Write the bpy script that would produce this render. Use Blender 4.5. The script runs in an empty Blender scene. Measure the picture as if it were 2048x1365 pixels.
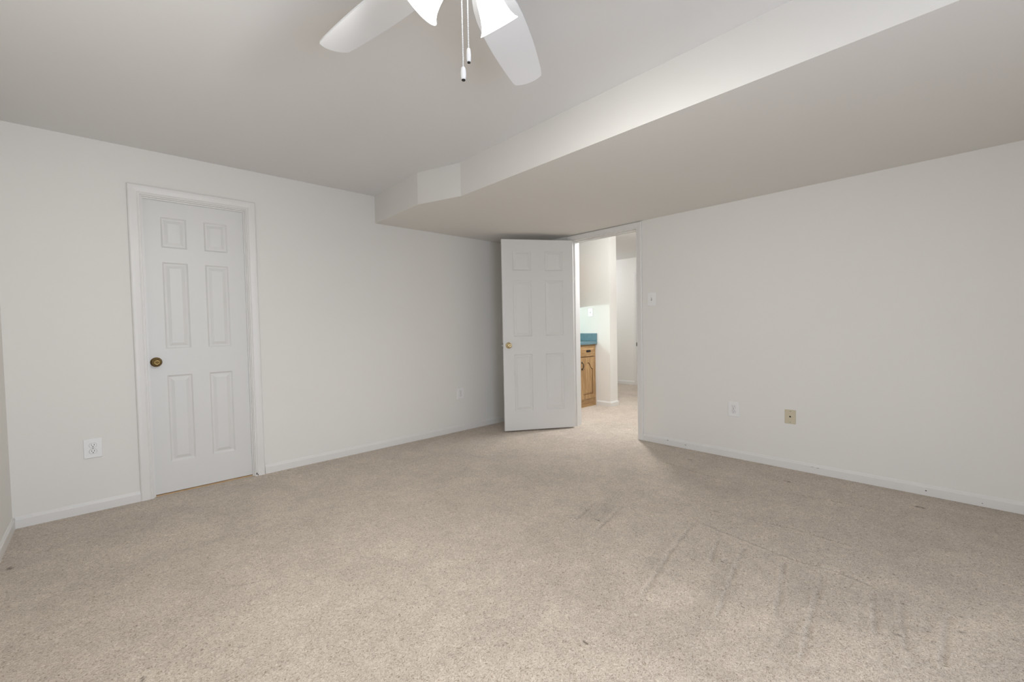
import bpy, bmesh, math, random
import numpy as np
from mathutils import Vector, Matrix
random.seed(7)
rng = np.random.default_rng(11)
C = bpy.context.scene.collection
SC = bpy.context.scene
R = math.radians

# ------------------------------------------------------------------ camera
cam_data = bpy.data.cameras.new('camera')
cam = bpy.data.objects.new('camera', cam_data)
C.objects.link(cam)
cam_data.sensor_fit = 'HORIZONTAL'
cam_data.sensor_width = 36.0
cam_data.lens = 36.0 * 869.0 / 2048.0
cam_data.clip_start = 0.02
c_rt = Vector((0.7279386, -0.6853734, -0.0192016))
c_up = Vector((0.0362363, 0.0104904, 0.9992882))
c_fw = Vector((0.6846841, 0.7281163, -0.0324717))
mw = Matrix((c_rt, c_up, -c_fw)).transposed().to_4x4()
mw.translation = Vector((-3.80796, -3.85345, 1.134))
cam.matrix_world = mw
SC.camera = cam

# ------------------------------------------------------------------ world, light, exposure
SC.view_settings.view_transform = 'Standard'
SC.view_settings.look = 'None'
SC.view_settings.gamma = 1.0
SC.view_settings.use_curve_mapping = False
SC.view_settings.exposure = 0.0
world = bpy.data.worlds.new('sky')
SC.world = world
world.use_nodes = True
wbg = world.node_tree.nodes['Background']
wbg.inputs[0].default_value = (0.70, 0.82, 1.0, 1)
wbg.inputs[1].default_value = 1.0


def light(name, kind, loc, energy, color=(1, 1, 1), target=None, **kw):
    d = bpy.data.lights.new(name, kind)
    d.energy = energy
    d.color = color
    for k, v in kw.items():
        setattr(d, k, v)
    o = bpy.data.objects.new(name, d)
    C.objects.link(o)
    o.location = loc
    if target is not None:
        o.rotation_euler = (Vector(target) - Vector(loc)).to_track_quat('-Z', 'Y').to_euler()
    return o


REAR = -5.3            # inner face of the wall behind the camera
# daylight through the window in the wall behind the camera
light('window_daylight', 'AREA', (-3.40, REAR - 0.14, 0.72), 46.0, (0.87, 0.98, 1.22), target=(-3.40, 0.0, 0.72),
      shape='RECTANGLE', size=1.4, size_y=1.3)
# ceiling lamp of the hall beyond the open door
light('hall_lamp_light', 'SPOT', (0.56, -1.05, 2.34), 120.0, (0.97, 1.0, 1.06), target=(0.60, -1.02, 0.0), shadow_soft_size=0.07, spot_size=R(100), spot_blend=1.0)
light('hall_lamp_glow', 'POINT', (0.56, -1.05, 2.22), 20.0, (0.97, 1.0, 1.04), shadow_soft_size=0.09)
light('hall_end_fill', 'POINT', (1.95, -1.90, 2.22), 20.0, (0.98, 1.0, 1.03), shadow_soft_size=0.12)  # added fill for the stub wall end and open door, no known fixture
light('far_room_light', 'POINT', (2.5, 1.6, 2.1), 28.0, (0.95, 1.0, 1.07), shadow_soft_size=0.15)
FAN_WATT = 59.5
FAN_GLOW = 3.3

# ------------------------------------------------------------------ helpers


def mat(name, base, rough=0.6, metal=0.0, spec=0.5):
    m = bpy.data.materials.new(name)
    m.use_nodes = True
    b = m.node_tree.nodes['Principled BSDF']
    b.inputs['Base Color'].default_value = (*base, 1)
    b.inputs['Roughness'].default_value = rough
    b.inputs['Metallic'].default_value = metal
    b.inputs['Specular IOR Level'].default_value = spec
    return m


def node(m, t, **kw):
    n = m.node_tree.nodes.new(t)
    for k, v in kw.items():
        if k.startswith('i_'):
            key = k[2:].replace('_', ' ')
            n.inputs[key].default_value = v
        else:
            setattr(n, k, v)
    return n


def link(m, a, b):
    m.node_tree.links.new(a, b)


def paint(name, base, rough=0.75, bump=0.05, scale=350.0, spec=0.25):
    """wall paint: flat colour, faint roller stipple"""
    m = mat(name, base, rough, 0.0, spec)
    b = m.node_tree.nodes['Principled BSDF']
    tc = node(m, 'ShaderNodeTexCoord')
    n = node(m, 'ShaderNodeTexNoise', i_Scale=scale, i_Detail=2.0)
    link(m, tc.outputs['Object'], n.inputs['Vector'])
    bp = node(m, 'ShaderNodeBump', i_Strength=bump, i_Distance=0.002)
    link(m, n.outputs['Fac'], bp.inputs['Height'])
    link(m, bp.outputs['Normal'], b.inputs['Normal'])
    n2 = node(m, 'ShaderNodeTexNoise', i_Scale=1.3, i_Detail=2.0)
    link(m, tc.outputs['Object'], n2.inputs['Vector'])
    rmp = node(m, 'ShaderNodeMix', data_type='RGBA')
    rmp.inputs[6].default_value = (*[c * 0.985 for c in base], 1)
    rmp.inputs[7].default_value = (*[min(1, c * 1.01) for c in base], 1)
    link(m, n2.outputs['Fac'], rmp.inputs[0])
    link(m, rmp.outputs[2], b.inputs['Base Color'])
    return m


class MB:
    """collects shapes, then links them as one mesh object"""

    def __init__(self):
        self.v, self.f, self.mi, self.sm = [], [], [], []

    def add(self, verts, faces, mi=0, smooth=False):
        o = len(self.v)
        self.v += [tuple(p) for p in verts]
        for f in faces:
            self.f.append([i + o for i in f])
            self.mi.append(mi)
            self.sm.append(smooth)
        return self

    def box(self, a, b, mi=0, bev=0.0):
        x0, x1 = sorted((a[0], b[0]))
        y0, y1 = sorted((a[1], b[1]))
        z0, z1 = sorted((a[2], b[2]))
        bm = bmesh.new()
        bmesh.ops.create_cube(bm, size=1.0)
        for v in bm.verts:
            v.co = ((x0 + x1) / 2 + v.co.x * (x1 - x0), (y0 + y1) / 2 + v.co.y * (y1 - y0), (z0 + z1) / 2 + v.co.z * (z1 - z0))
        if bev:
            bmesh.ops.bevel(bm, geom=list(bm.edges), offset=bev, segments=2, profile=0.6, affect='EDGES')
        self.bm(bm, mi)
        return self

    def bm(self, bm, mi=0, M=None, smooth=False):
        bm.verts.index_update()
        vs = [(M @ v.co if M else v.co.copy()) for v in bm.verts]
        self.add(vs, [[v.index for v in f.verts] for f in bm.faces], mi, smooth)
        bm.free()
        return self

    def lathe(self, prof, M=None, seg=32, mi=0, smooth=True, sq=1.0):
        """prof: list of (r, z); closed at the axis when r == 0"""
        n = len(prof)
        vs, fs = [], []
        idx = []
        for r, z in prof:
            if r < 1e-6:
                idx.append([len(vs)] * seg)
                vs.append(Vector((0, 0, z)))
            else:
                idx.append(list(range(len(vs), len(vs) + seg)))
                for k in range(seg):
                    a = 2 * math.pi * k / seg
                    vs.append(Vector((r * math.cos(a), r * sq * math.sin(a), z)))
        for i in range(n - 1):
            for k in range(seg):
                q = [idx[i][k], idx[i][(k + 1) % seg], idx[i + 1][(k + 1) % seg], idx[i + 1][k]]
                u = []
                for t in q:
                    if t not in u:
                        u.append(t)
                if len(u) >= 3:
                    fs.append(u)
        if M:
            vs = [M @ v for v in vs]
        return self.add(vs, fs, mi, smooth)

    def tube(self, pts, r, seg=10, mi=0):
        pts = [Vector(p) for p in pts]
        vs, fs = [], []
        for i, p in enumerate(pts):
            d = (pts[min(i + 1, len(pts) - 1)] - pts[max(i - 1, 0)]).normalized()
            a = d.orthogonal().normalized() if i == 0 else (a - d * a.dot(d)).normalized()
            b = d.cross(a)
            rr = r[i] if isinstance(r, (list, tuple)) else r
            for k in range(seg):
                t = 2 * math.pi * k / seg
                vs.append(p + a * (rr * math.cos(t)) + b * (rr * math.sin(t)))
        for i in range(len(pts) - 1):
            for k in range(seg):
                fs.append([i * seg + k, i * seg + (k + 1) % seg, (i + 1) * seg + (k + 1) % seg, (i + 1) * seg + k])
        fs.append(list(range(seg))[::-1])
        fs.append([(len(pts) - 1) * seg + k for k in range(seg)])
        return self.add(vs, fs, mi, True)

    def sphere(self, c, r, mi=0, seg=8, rings=6, sz=1.0):
        prof = [(r * math.sin(math.pi * i / rings), -r * sz * math.cos(math.pi * i / rings)) for i in range(rings + 1)]
        prof[0] = (0, -r * sz)
        prof[-1] = (0, r * sz)
        return self.lathe(prof, Matrix.Translation(Vector(c)), seg, mi)

    def sweep(self, path, prof, fn, mi=0, closed_prof=True):
        """path: list of ((a, b), (ma, mb)): corner and mitre direction; prof: list of (u, v); fn(a, b, v) -> xyz"""
        vs, fs = [], []
        n = len(prof)
        for (a, b), (ma, mb) in path:
            for u, v in prof:
                vs.append(Vector(fn(a + u * ma, b + u * mb, v)))
        for i in range(len(path) - 1):
            for k in range(n if closed_prof else n - 1):
                k2 = (k + 1) % n
                fs.append([i * n + k, i * n + k2, (i + 1) * n + k2, (i + 1) * n + k])
        fs.append(list(range(n)))
        fs.append([(len(path) - 1) * n + k for k in range(n)][::-1])
        return self.add(vs, fs, mi)

    def build(self, name, mats, parent=None, loc=None, fix=True):
        me = bpy.data.meshes.new(name)
        org = Vector(loc) if loc is not None else Vector((0, 0, 0))
        me.from_pydata([tuple(Vector(p) - org) for p in self.v], [], self.f)
        if not isinstance(mats, (list, tuple)):
            mats = [mats]
        for m in mats:
            me.materials.append(m)
        me.polygons.foreach_set('material_index', self.mi)
        me.polygons.foreach_set('use_smooth', self.sm)
        if fix:
            bm = bmesh.new()
            bm.from_mesh(me)
            bmesh.ops.recalc_face_normals(bm, faces=list(bm.faces))
            bm.to_mesh(me)
            bm.free()
        me.update()
        o = bpy.data.objects.new(name, me)
        C.objects.link(o)
        o.location = org
        if parent is not None:
            o.parent = parent
            wl, q = Vector((0, 0, 0)), parent
            while q is not None:
                wl += Vector(q.location)
                q = q.parent
            o.location = org - wl
        return o


def thing(name, loc, label, cat, kind=None, group=None):
    o = bpy.data.objects.new(name, None)
    o.empty_display_size = 0.05
    C.objects.link(o)
    o.location = loc
    return tag(o, label, cat, kind, group)


def tag(o, label=None, cat=None, kind=None, group=None):
    if label:
        o['label'] = label
    if cat:
        o['category'] = cat
    if kind:
        o['kind'] = kind
    if group:
        o['group'] = group
    return o


def struct(mb, name, m, label=None, cat=None):
    return tag(mb.build(name, m), label, cat, 'structure')


# ------------------------------------------------------------------ materials
WALL = (0.80, 0.775, 0.725)
M_wall = paint('wall paint', WALL)
M_ceil = paint('ceiling paint', (0.80, 0.785, 0.760), rough=0.9, bump=0.04)
M_trim = paint('trim paint', (0.770, 0.750, 0.715), rough=0.38, bump=0.02, scale=90, spec=0.45)
M_door = paint('door paint', (0.735, 0.722, 0.692), rough=0.42, bump=0.03, scale=160, spec=0.4)
M_plate = mat('white plastic', (0.84, 0.83, 0.81), 0.3)
M_almond = mat('almond plastic', (0.62, 0.55, 0.40), 0.35)
M_dark = mat('dark slot', (0.02, 0.018, 0.016), 0.7)
M_chip = mat('chipped dark paint', (0.05, 0.04, 0.035), 0.9)
M_screw = mat('screw metal', (0.45, 0.42, 0.38), 0.35, 0.8)
M_black = mat('antique dark metal', (0.035, 0.03, 0.028), 0.4, 0.7)
M_steel = mat('dull latch metal', (0.23, 0.21, 0.18), 0.4, 0.9)
M_fan = mat('white fan enamel', (0.80, 0.80, 0.79), 0.4)
M_blade = mat('white fan blade', (0.83, 0.832, 0.832), 0.45)


def brass(name, col):
    m = mat(name, col, 0.28, 1.0)
    b = m.node_tree.nodes['Principled BSDF']
    tc = node(m, 'ShaderNodeTexCoord')
    n = node(m, 'ShaderNodeTexNoise', i_Scale=60.0, i_Detail=3.0)
    link(m, tc.outputs['Object'], n.inputs['Vector'])
    mr = node(m, 'ShaderNodeMapRange')
    mr.inputs['To Min'].default_value = 0.2
    mr.inputs['To Max'].default_value = 0.42
    link(m, n.outputs['Fac'], mr.inputs['Value'])
    link(m, mr.outputs['Result'], b.inputs['Roughness'])
    return m


M_brass = brass('aged brass', (0.23, 0.155, 0.06))
M_brass2 = brass('bright brass', (0.62, 0.50, 0.28))


def wood(name, c0, c1, axis=2, scale=1.0):
    m = mat(name, c0, 0.42)
    b = m.node_tree.nodes['Principled BSDF']
    tc = node(m, 'ShaderNodeTexCoord')
    mp = node(m, 'ShaderNodeMapping')
    s = [38.0 * scale] * 3
    s[axis] = 2.2 * scale
    mp.inputs['Scale'].default_value = s
    link(m, tc.outputs['Object'], mp.inputs['Vector'])
    n = node(m, 'ShaderNodeTexNoise', i_Scale=1.0, i_Detail=4.0, i_Distortion=1.2)
    link(m, mp.outputs['Vector'], n.inputs['Vector'])
    n2 = node(m, 'ShaderNodeTexNoise', i_Scale=4.0, i_Detail=3.0, i_Distortion=0.4)
    link(m, mp.outputs['Vector'], n2.inputs['Vector'])
    ad = node(m, 'ShaderNodeMath', operation='MULTIPLY')
    link(m, n.outputs['Fac'], ad.inputs[0])
    link(m, n2.outputs['Fac'], ad.inputs[1])
    rp = node(m, 'ShaderNodeValToRGB')
    rp.color_ramp.elements[0].position = 0.14
    rp.color_ramp.elements[0].color = (*c1, 1)
    rp.color_ramp.elements[1].position = 0.34
    rp.color_ramp.elements[1].color = (*c0, 1)
    link(m, ad.outputs[0], rp.inputs['Fac'])
    link(m, rp.outputs['Color'], b.inputs['Base Color'])
    bp = node(m, 'ShaderNodeBump', i_Strength=0.15, i_Distance=0.002)
    link(m, ad.outputs[0], bp.inputs['Height'])
    link(m, bp.outputs['Normal'], b.inputs['Normal'])
    return m


M_oak = wood('golden oak', (0.50, 0.315, 0.145), (0.27, 0.145, 0.055))
M_oakx = wood('golden oak rail', (0.50, 0.315, 0.145), (0.27, 0.145, 0.055), axis=0)
M_groove = wood('dark oak groove', (0.21, 0.105, 0.035), (0.13, 0.06, 0.02))  # darker oak tone for the door's panel groove
M_sill = wood('orange threshold wood', (0.60, 0.40, 0.21), (0.46, 0.28, 0.13), axis=0)


def laminate():
    m = mat('teal laminate', (0.06, 0.17, 0.21), 0.3)
    b = m.node_tree.nodes['Principled BSDF']
    tc = node(m, 'ShaderNodeTexCoord')
    n = node(m, 'ShaderNodeTexNoise', i_Scale=28.0, i_Detail=6.0, i_Roughness=0.7)
    link(m, tc.outputs['Object'], n.inputs['Vector'])
    rp = node(m, 'ShaderNodeValToRGB')
    rp.color_ramp.elements[0].position = 0.3
    rp.color_ramp.elements[0].color = (0.105, 0.185, 0.215, 1)
    rp.color_ramp.elements[1].position = 0.7
    rp.color_ramp.elements[1].color = (0.145, 0.255, 0.295, 1)
    link(m, n.outputs['Fac'], rp.inputs['Fac'])
    link(m, rp.outputs['Color'], b.inputs['Base Color'])
    return m


M_lam = laminate()


def emis(name, col, strength):
    m = bpy.data.materials.new(name)
    m.use_nodes = True
    nt = m.node_tree
    b = nt.nodes['Principled BSDF']
    b.inputs['Base Color'].default_value = (0.9, 0.9, 0.9, 1)
    b.inputs['Roughness'].default_value = 0.3
    b.inputs['Emission Color'].default_value = (*col, 1)
    b.inputs['Emission Strength'].default_value = strength
    return m


M_shade = emis('lit frosted glass', (0.98, 1.0, 1.0), FAN_GLOW)
M_tube = emis('lit tube', (0.88, 1.0, 0.97), 14.0)


def carpet():
    m = mat('beige twist carpet', (0.5, 0.4, 0.32), 0.95, 0.0, 0.1)
    b = m.node_tree.nodes['Principled BSDF']
    b.inputs['Sheen Weight'].default_value = 0.15
    b.inputs['Sheen Roughness'].default_value = 0.6
    tc = node(m, 'ShaderNodeTexCoord')
    # tufts: short twisted strands
    warp = node(m, 'ShaderNodeTexNoise', i_Scale=70.0, i_Detail=1.5)
    link(m, tc.outputs['Object'], warp.inputs['Vector'])
    off = node(m, 'ShaderNodeVectorMath', operation='SCALE')
    off.inputs['Scale'].default_value = 0.022
    link(m, warp.outputs['Color'], off.inputs[0])
    addv = node(m, 'ShaderNodeVectorMath', operation='ADD')
    link(m, tc.outputs['Object'], addv.inputs[0])
    link(m, off.outputs[0], addv.inputs[1])
    st = []
    for i, (rot, sx, sy) in enumerate(((25, 150, 330), (-50, 330, 160), (80, 165, 300))):
        mp = node(m, 'ShaderNodeMapping')
        mp.inputs['Rotation'].default_value = (0, 0, R(rot))
        mp.inputs['Scale'].default_value = (sx, sy, 60)
        mp.inputs['Location'].default_value = (i * 3.1, i * 7.7, 0)
        link(m, addv.outputs[0], mp.inputs['Vector'])
        n = node(m, 'ShaderNodeTexNoise', i_Scale=1.0, i_Detail=1.5, i_Roughness=0.6)
        link(m, mp.outputs['Vector'], n.inputs['Vector'])
        st.append(n.outputs['Fac'])
    mx = node(m, 'ShaderNodeMath', operation='MAXIMUM')
    link(m, st[0], mx.inputs[0])
    link(m, st[1], mx.inputs[1])
    mn = node(m, 'ShaderNodeMath', operation='ADD')
    link(m, mx.outputs[0], mn.inputs[0])
    link(m, st[2], mn.inputs[1])
    tuft = node(m, 'ShaderNodeMapRange')
    tuft.inputs['From Min'].default_value = 0.80
    tuft.inputs['From Max'].default_value = 1.32
    link(m, mn.outputs[0], tuft.inputs['Value'])
    # colour follows tuft height: low gaps darker, strand tips lighter
    rp = node(m, 'ShaderNodeValToRGB')
    cr = rp.color_ramp
    cr.elements[0].position = 0.0
    cr.elements[0].color = (0.306, 0.233, 0.175, 1)
    cr.elements[1].position = 1.0
    cr.elements[1].color = (0.713, 0.626, 0.533, 1)
    e = cr.elements.new(0.30)
    e.color = (0.509, 0.423, 0.343, 1)
    e = cr.elements.new(0.62)
    e.color = (0.616, 0.527, 0.436, 1)
    link(m, tuft.outputs['Result'], rp.inputs['Fac'])
    # broad mottling where the pile lies one way or the other
    big = node(m, 'ShaderNodeTexNoise', i_Scale=3.2, i_Detail=4.0, i_Roughness=0.6, i_Distortion=0.6)
    link(m, tc.outputs['Object'], big.inputs['Vector'])
    mid = node(m, 'ShaderNodeTexNoise', i_Scale=14.0, i_Detail=3.0, i_Roughness=0.65)
    link(m, tc.outputs['Object'], mid.inputs['Vector'])
    r1 = node(m, 'ShaderNodeMapRange')
    r1.inputs['From Min'].default_value = 0.3
    r1.inputs['From Max'].default_value = 0.7
    r1.inputs['To Min'].default_value = 0.90
    r1.inputs['To Max'].default_value = 1.08
    link(m, big.outputs['Fac'], r1.inputs['Value'])
    r2 = node(m, 'ShaderNodeMapRange')
    r2.inputs['From Min'].default_value = 0.3
    r2.inputs['From Max'].default_value = 0.7
    r2.inputs['To Min'].default_value = 0.93
    r2.inputs['To Max'].default_value = 1.06
    link(m, mid.outputs['Fac'], r2.inputs['Value'])
    at = node(m, 'ShaderNodeAttribute', attribute_name='pile')  # pile tone plus the painted falloff near the right wall
    r3 = node(m, 'ShaderNodeMath', operation='ADD')
    r3.inputs[1].default_value = 1.0
    link(m, at.outputs['Fac'], r3.inputs[0])
    p1 = node(m, 'ShaderNodeMath', operation='MULTIPLY')
    link(m, r1.outputs['Result'], p1.inputs[0])
    fine = node(m, 'ShaderNodeTexNoise', i_Scale=46.0, i_Detail=3.0, i_Roughness=0.7)
    link(m, tc.outputs['Object'], fine.inputs['Vector'])
    r4 = node(m, 'ShaderNodeMapRange')
    r4.inputs['From Min'].default_value = 0.3
    r4.inputs['From Max'].default_value = 0.7
    r4.inputs['To Min'].default_value = 0.92
    r4.inputs['To Max'].default_value = 1.08
    link(m, fine.outputs['Fac'], r4.inputs['Value'])
    p0 = node(m, 'ShaderNodeMath', operation='MULTIPLY')
    link(m, r2.outputs['Result'], p0.inputs[0])
    link(m, r4.outputs['Result'], p0.inputs[1])
    p2 = node(m, 'ShaderNodeMath', operation='MULTIPLY')
    link(m, p0.outputs[0], p1.inputs[1])
    link(m, p1.outputs[0], p2.inputs[0])
    link(m, r3.outputs[0], p2.inputs[1])
    sc = node(m, 'ShaderNodeVectorMath', operation='SCALE')
    link(m, rp.outputs['Color'], sc.inputs[0])
    link(m, p2.outputs[0], sc.inputs['Scale'])
    # stains
    sa = node(m, 'ShaderNodeAttribute', attribute_name='stain')
    mixs = node(m, 'ShaderNodeMix', data_type='RGBA')
    mixs.inputs[7].default_value = (0.10, 0.07, 0.045, 1)
    link(m, sa.outputs['Fac'], mixs.inputs[0])
    link(m, sc.outputs[0], mixs.inputs[6])
    link(m, mixs.outputs[2], b.inputs['Base Color'])
    bp = node(m, 'ShaderNodeBump', i_Strength=0.40, i_Distance=0.006)
    link(m, tuft.outputs['Result'], bp.inputs['Height'])
    bp2 = node(m, 'ShaderNodeBump', i_Strength=0.35, i_Distance=0.012)
    link(m, mid.outputs['Fac'], bp2.inputs['Height'])
    link(m, bp.outputs['Normal'], bp2.inputs['Normal'])
    link(m, bp2.outputs['Normal'], b.inputs['Normal'])
    return m


M_carpet = carpet()

# ------------------------------------------------------------------ room shell
LX = -4.235           # left wall
ZC = 2.3823           # main ceiling
ZS = 2.1311           # underside of the dropped soffit
YB = 0.010            # face of the back wall
XR = 0.010            # face of the right wall
XH = 0.135            # hall side of the right wall
FARX, HALLY0, HALLY1 = 3.45, -3.2, 3.0

# floor: one carpet mesh, fine enough near the camera for the vacuum tracks to be real grooves
TRACKS = [
    [(-0.471, -2.039), (-0.563, -2.424), (-0.593, -2.777), (-0.501, -3.255), (-0.476, -3.499)],
    [(-1.163, -2.766), (-1.096, -3.192), (-1.106, -3.439)],
    [(-1.369, -2.778), (-1.414, -3.052), (-1.451, -3.279), (-1.429, -3.424), (-1.456, -3.564)],
    [(-1.395, -2.775), (-1.822, -2.837), (-2.202, -2.917)],
    [(-1.501, -3.075), (-1.736, -3.116), (-2.116, -3.185)],
    [(-1.522, -3.255), (-1.762, -3.308), (-1.94, -3.339)],
    [(-1.481, -3.401), (-1.741, -3.426), (-2.141, -3.47)],
    [(-1.516, -3.579), (-1.814, -3.623)], [(-1.501, -3.666), (-1.835, -3.707)],
    [(-1.523, -2.198), (-1.821, -2.267)], [(-1.478, -2.359), (-1.913, -2.444)],
    [(-1.528, -2.954), (-1.736, -3.006)], [(-1.502, -3.797), (-1.843, -3.795)]]
LIGHT_PATCH = [
    [(-2.21, -2.922), (-1.721, -3.006), (-1.814, -3.066), (-2.056, -3.111), (-2.276, -3.026)],
    [(-1.884, -3.553), (-1.758, -3.602), (-1.965, -3.651), (-1.947, -3.563)],
    [(-1.303, -3.58), (-1.465, -3.631), (-1.456, -3.564)],
    [(-2.117, -3.205), (-1.885, -3.305), (-2.036, -3.365), (-2.236, -3.276)],
    [(-1.502, -3.797), (-1.194, -3.996), (-1.597, -3.976), (-1.866, -3.802)],
    [(-2.561, -2.653), (-2.416, -2.775), (-2.557, -2.847), (-2.642, -2.743)]]
DARK_PATCH = [
    [(-1.806, -2.747), (-1.481, -2.755), (-1.83, -2.829), (-2.24, -2.904)],
    [(-1.718, -3.041), (-1.519, -3.075), (-2.1, -3.179), (-2.361, -3.186), (-2.205, -3.074)],
    [(-1.558, -3.295), (-1.517, -3.394), (-1.771, -3.419), (-1.885, -3.35)],
    [(-1.555, -3.588), (-1.501, -3.666), (-1.705, -3.693), (-1.807, -3.629)],
    [(-1.748, -2.342), (-1.874, -2.213), (-1.58, -2.139), (-1.478, -2.359)],
    [(-1.927, -3.352), (-1.963, -3.437), (-2.208, -3.464), (-2.249, -3.424)]]
SPOTS = [(-0.29, -2.252, .022), (-0.313, -2.962, .022), (-0.263, -3.641, .026), (-1.752, -2.362, .012), (-2.592, -2.914, .010),
         (-1.769, -3.677, .009), (-1.591, -3.835, .006), (-1.71, -3.049, .007), (-4.181, -0.631, .03), (-3.755, -1.996, .010),
         (-2.745, -0.03, .02), (-3.393, -1.615, .006)]


def seg_dist(px, py, a, b):
    ax, ay = a
    bx, by = b
    dx, dy = bx - ax, by - ay
    t = np.clip(((px - ax) * dx + (py - ay) * dy) / (dx * dx + dy * dy), 0, 1)
    return np.hypot(px - ax - t * dx, py - ay - t * dy), (px - ax) * dy - (py - ay) * dx


def poly_sdf(px, py, poly):
    d = np.full_like(px, 9.0)
    inside = np.zeros(px.shape, bool)
    n = len(poly)
    for i in range(n):
        a, b = poly[i], poly[(i + 1) % n]
        d = np.minimum(d, seg_dist(px, py, a, b)[0])
        cond = ((a[1] > py) != (b[1] > py))
        xx = (b[0] - a[0]) * (py - a[1]) / ((b[1] - a[1]) or 1e-9) + a[0]
        inside ^= cond & (px < xx)
    return np.where(inside, -d, d)


def smooth(x, a, b):
    t = np.clip((x - a) / (b - a), 0, 1)
    return t * t * (3 - 2 * t)


def make_floor():
    xs = np.concatenate([np.linspace(LX - 0.1, LX, 3)[:-1], np.arange(LX, 0.0, 0.0075), np.linspace(0.0, FARX + 0.1, 40)])
    ys = np.concatenate([np.linspace(REAR - 0.3, -4.1, 14)[:-1], np.arange(-4.1, 0.0, 0.0075), np.linspace(0.0, HALLY1 + 0.1, 30)])
    X, Y = np.meshgrid(xs, ys)
    nx, ny = len(xs), len(ys)
    px, py = X.ravel(), Y.ravel()
    wob = np.sin(px * 37 + np.sin(py * 29) * 2) * np.sin(py * 41 + np.sin(px * 23) * 2)
    z = np.zeros_like(px)
    pile = np.zeros_like(px)
    stain = np.zeros_like(px)
    for ti, tr in enumerate(TRACKS):
        wgt = 1.25 if ti < 3 else 0.95
        best = np.full_like(px, 9.0)
        side = np.zeros_like(px)
        for a, b in zip(tr[:-1], tr[1:]):
            d, s = seg_dist(px + wob * 0.003, py + wob * 0.003, a, b)
            side = np.where(d < best, np.sign(s), side)
            best = np.minimum(best, d)
        k = 1 - smooth(best, 0.003, 0.013)
        brk = 0.55 + 0.45 * np.clip(np.sin(px * 19 + py * 27) + 0.6 * np.sin(px * 53 - py * 47) + 0.3, 0, 1)
        z -= 0.0045 * k * brk * wgt
        pile -= 0.15 * k * brk * wgt
        ridge = (1 - smooth(np.abs(best - 0.018), 0.0, 0.010)) * (side > 0)
        z += 0.002 * ridge
        pile += 0.05 * ridge
    for polys, amp in ((LIGHT_PATCH, 0.075), (DARK_PATCH, -0.06)):
        for poly in polys:
            d = poly_sdf(px + wob * 0.012, py + wob * 0.012, poly)
            pile += amp * (1 - smooth(d, -0.03, 0.025))
    for sx, sy, r in SPOTS:
        # flattened dark specks along the view of the carpet, ragged edge
        d = np.hypot((px - sx) * 1.9, py - sy) - 0.006 + 0.3 * r * wob
        stain = np.maximum(stain, 0.9 * (1 - smooth(d, r * 0.25, r)) * (0.4 + 0.6 * (rng.random(px.shape) > 0.45)))
    # light falloff painted as darker carpet along the near right wall
    edge = np.exp(-np.clip(0.0 - px, 0, 9) / 0.10) * smooth(-py, 3.1, 4.0) * (px < 0.01)
    pile -= 0.14 * edge
    co = np.stack([px, py, z], 1)
    i = np.arange(nx * ny).reshape(ny, nx)
    quads = np.stack([i[:-1, :-1], i[:-1, 1:], i[1:, 1:], i[1:, :-1]], -1).reshape(-1, 4)
    me = bpy.data.meshes.new('floor')
    me.vertices.add(len(co))
    me.vertices.foreach_set('co', co.astype(np.float32).ravel())
    me.loops.add(quads.size)
    me.loops.foreach_set('vertex_index', quads.astype(np.int32).ravel())
    me.polygons.add(len(quads))
    me.polygons.foreach_set('loop_start', (np.arange(len(quads)) * 4).astype(np.int32))
    me.polygons.foreach_set('use_smooth', np.ones(len(quads), bool))
    me.update(calc_edges=True)
    for nm, arr in (('pile', pile), ('stain', stain)):
        at = me.attributes.new(nm, 'FLOAT', 'POINT')
        at.data.foreach_set('value', arr.astype(np.float32))
    me.materials.append(M_carpet)
    o = bpy.data.objects.new('floor', me)
    C.objects.link(o)
    return tag(o, 'beige twist-pile carpet with vacuum tracks covering the whole floor', 'carpet', 'structure')


make_floor()

# ceiling, soffit
mb = MB().box((LX - 0.1, REAR - 0.3, ZC), (FARX + 0.15, HALLY1 + 0.15, ZC + 0.12))
struct(mb, 'ceiling', M_ceil, 'flat off-white painted ceiling over the room', 'ceiling')

sof = [(-1.910, YB), (-1.930, -0.785), (-1.798, -1.184), (-1.825, REAR), (XR, REAR), (XR, YB)]
mb = MB()
n = len(sof)
vs = [(x, y, ZS) for x, y in sof] + [(x, y, ZC) for x, y in sof]
mb.add(vs, [list(range(n))[::-1], list(range(n, 2 * n))] + [[i, (i + 1) % n, n + (i + 1) % n, n + i] for i in range(n)])
struct(mb, 'trim_1', M_wall, 'dropped ceiling soffit with an angled jog, along the right wall', 'soffit')

# closet opening in the back wall
CX0, CX1, CZ = -3.600, -2.968, 2.083    # rough opening inside the jambs' outer faces
YB2 = YB + 0.12
mb = MB()
mb.box((LX - 0.1, YB, 0 - 0.02), (CX0, YB2, ZC)).box((CX1, YB, -0.02), (XR, YB2, ZC)).box((CX0, YB, CZ), (CX1, YB2, ZC))
struct(mb, 'wall_back', M_wall, 'off-white back wall with the closed closet door', 'wall')
# the closet behind the closed door
mb = MB().box((CX0 - 0.3, YB2 + 0.60, -0.02), (CX1 + 0.3, YB2 + 0.66, ZC)).box((CX0 - 0.36, YB2, -0.02), (CX0 - 0.3, YB2 + 0.66, ZC)).box((CX1 + 0.3, YB2, -0.02), (CX1 + 0.36, YB2 + 0.66, ZC))
struct(mb, 'wall_closet', M_wall, 'closet walls hidden behind the closed closet door', 'wall')

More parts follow.
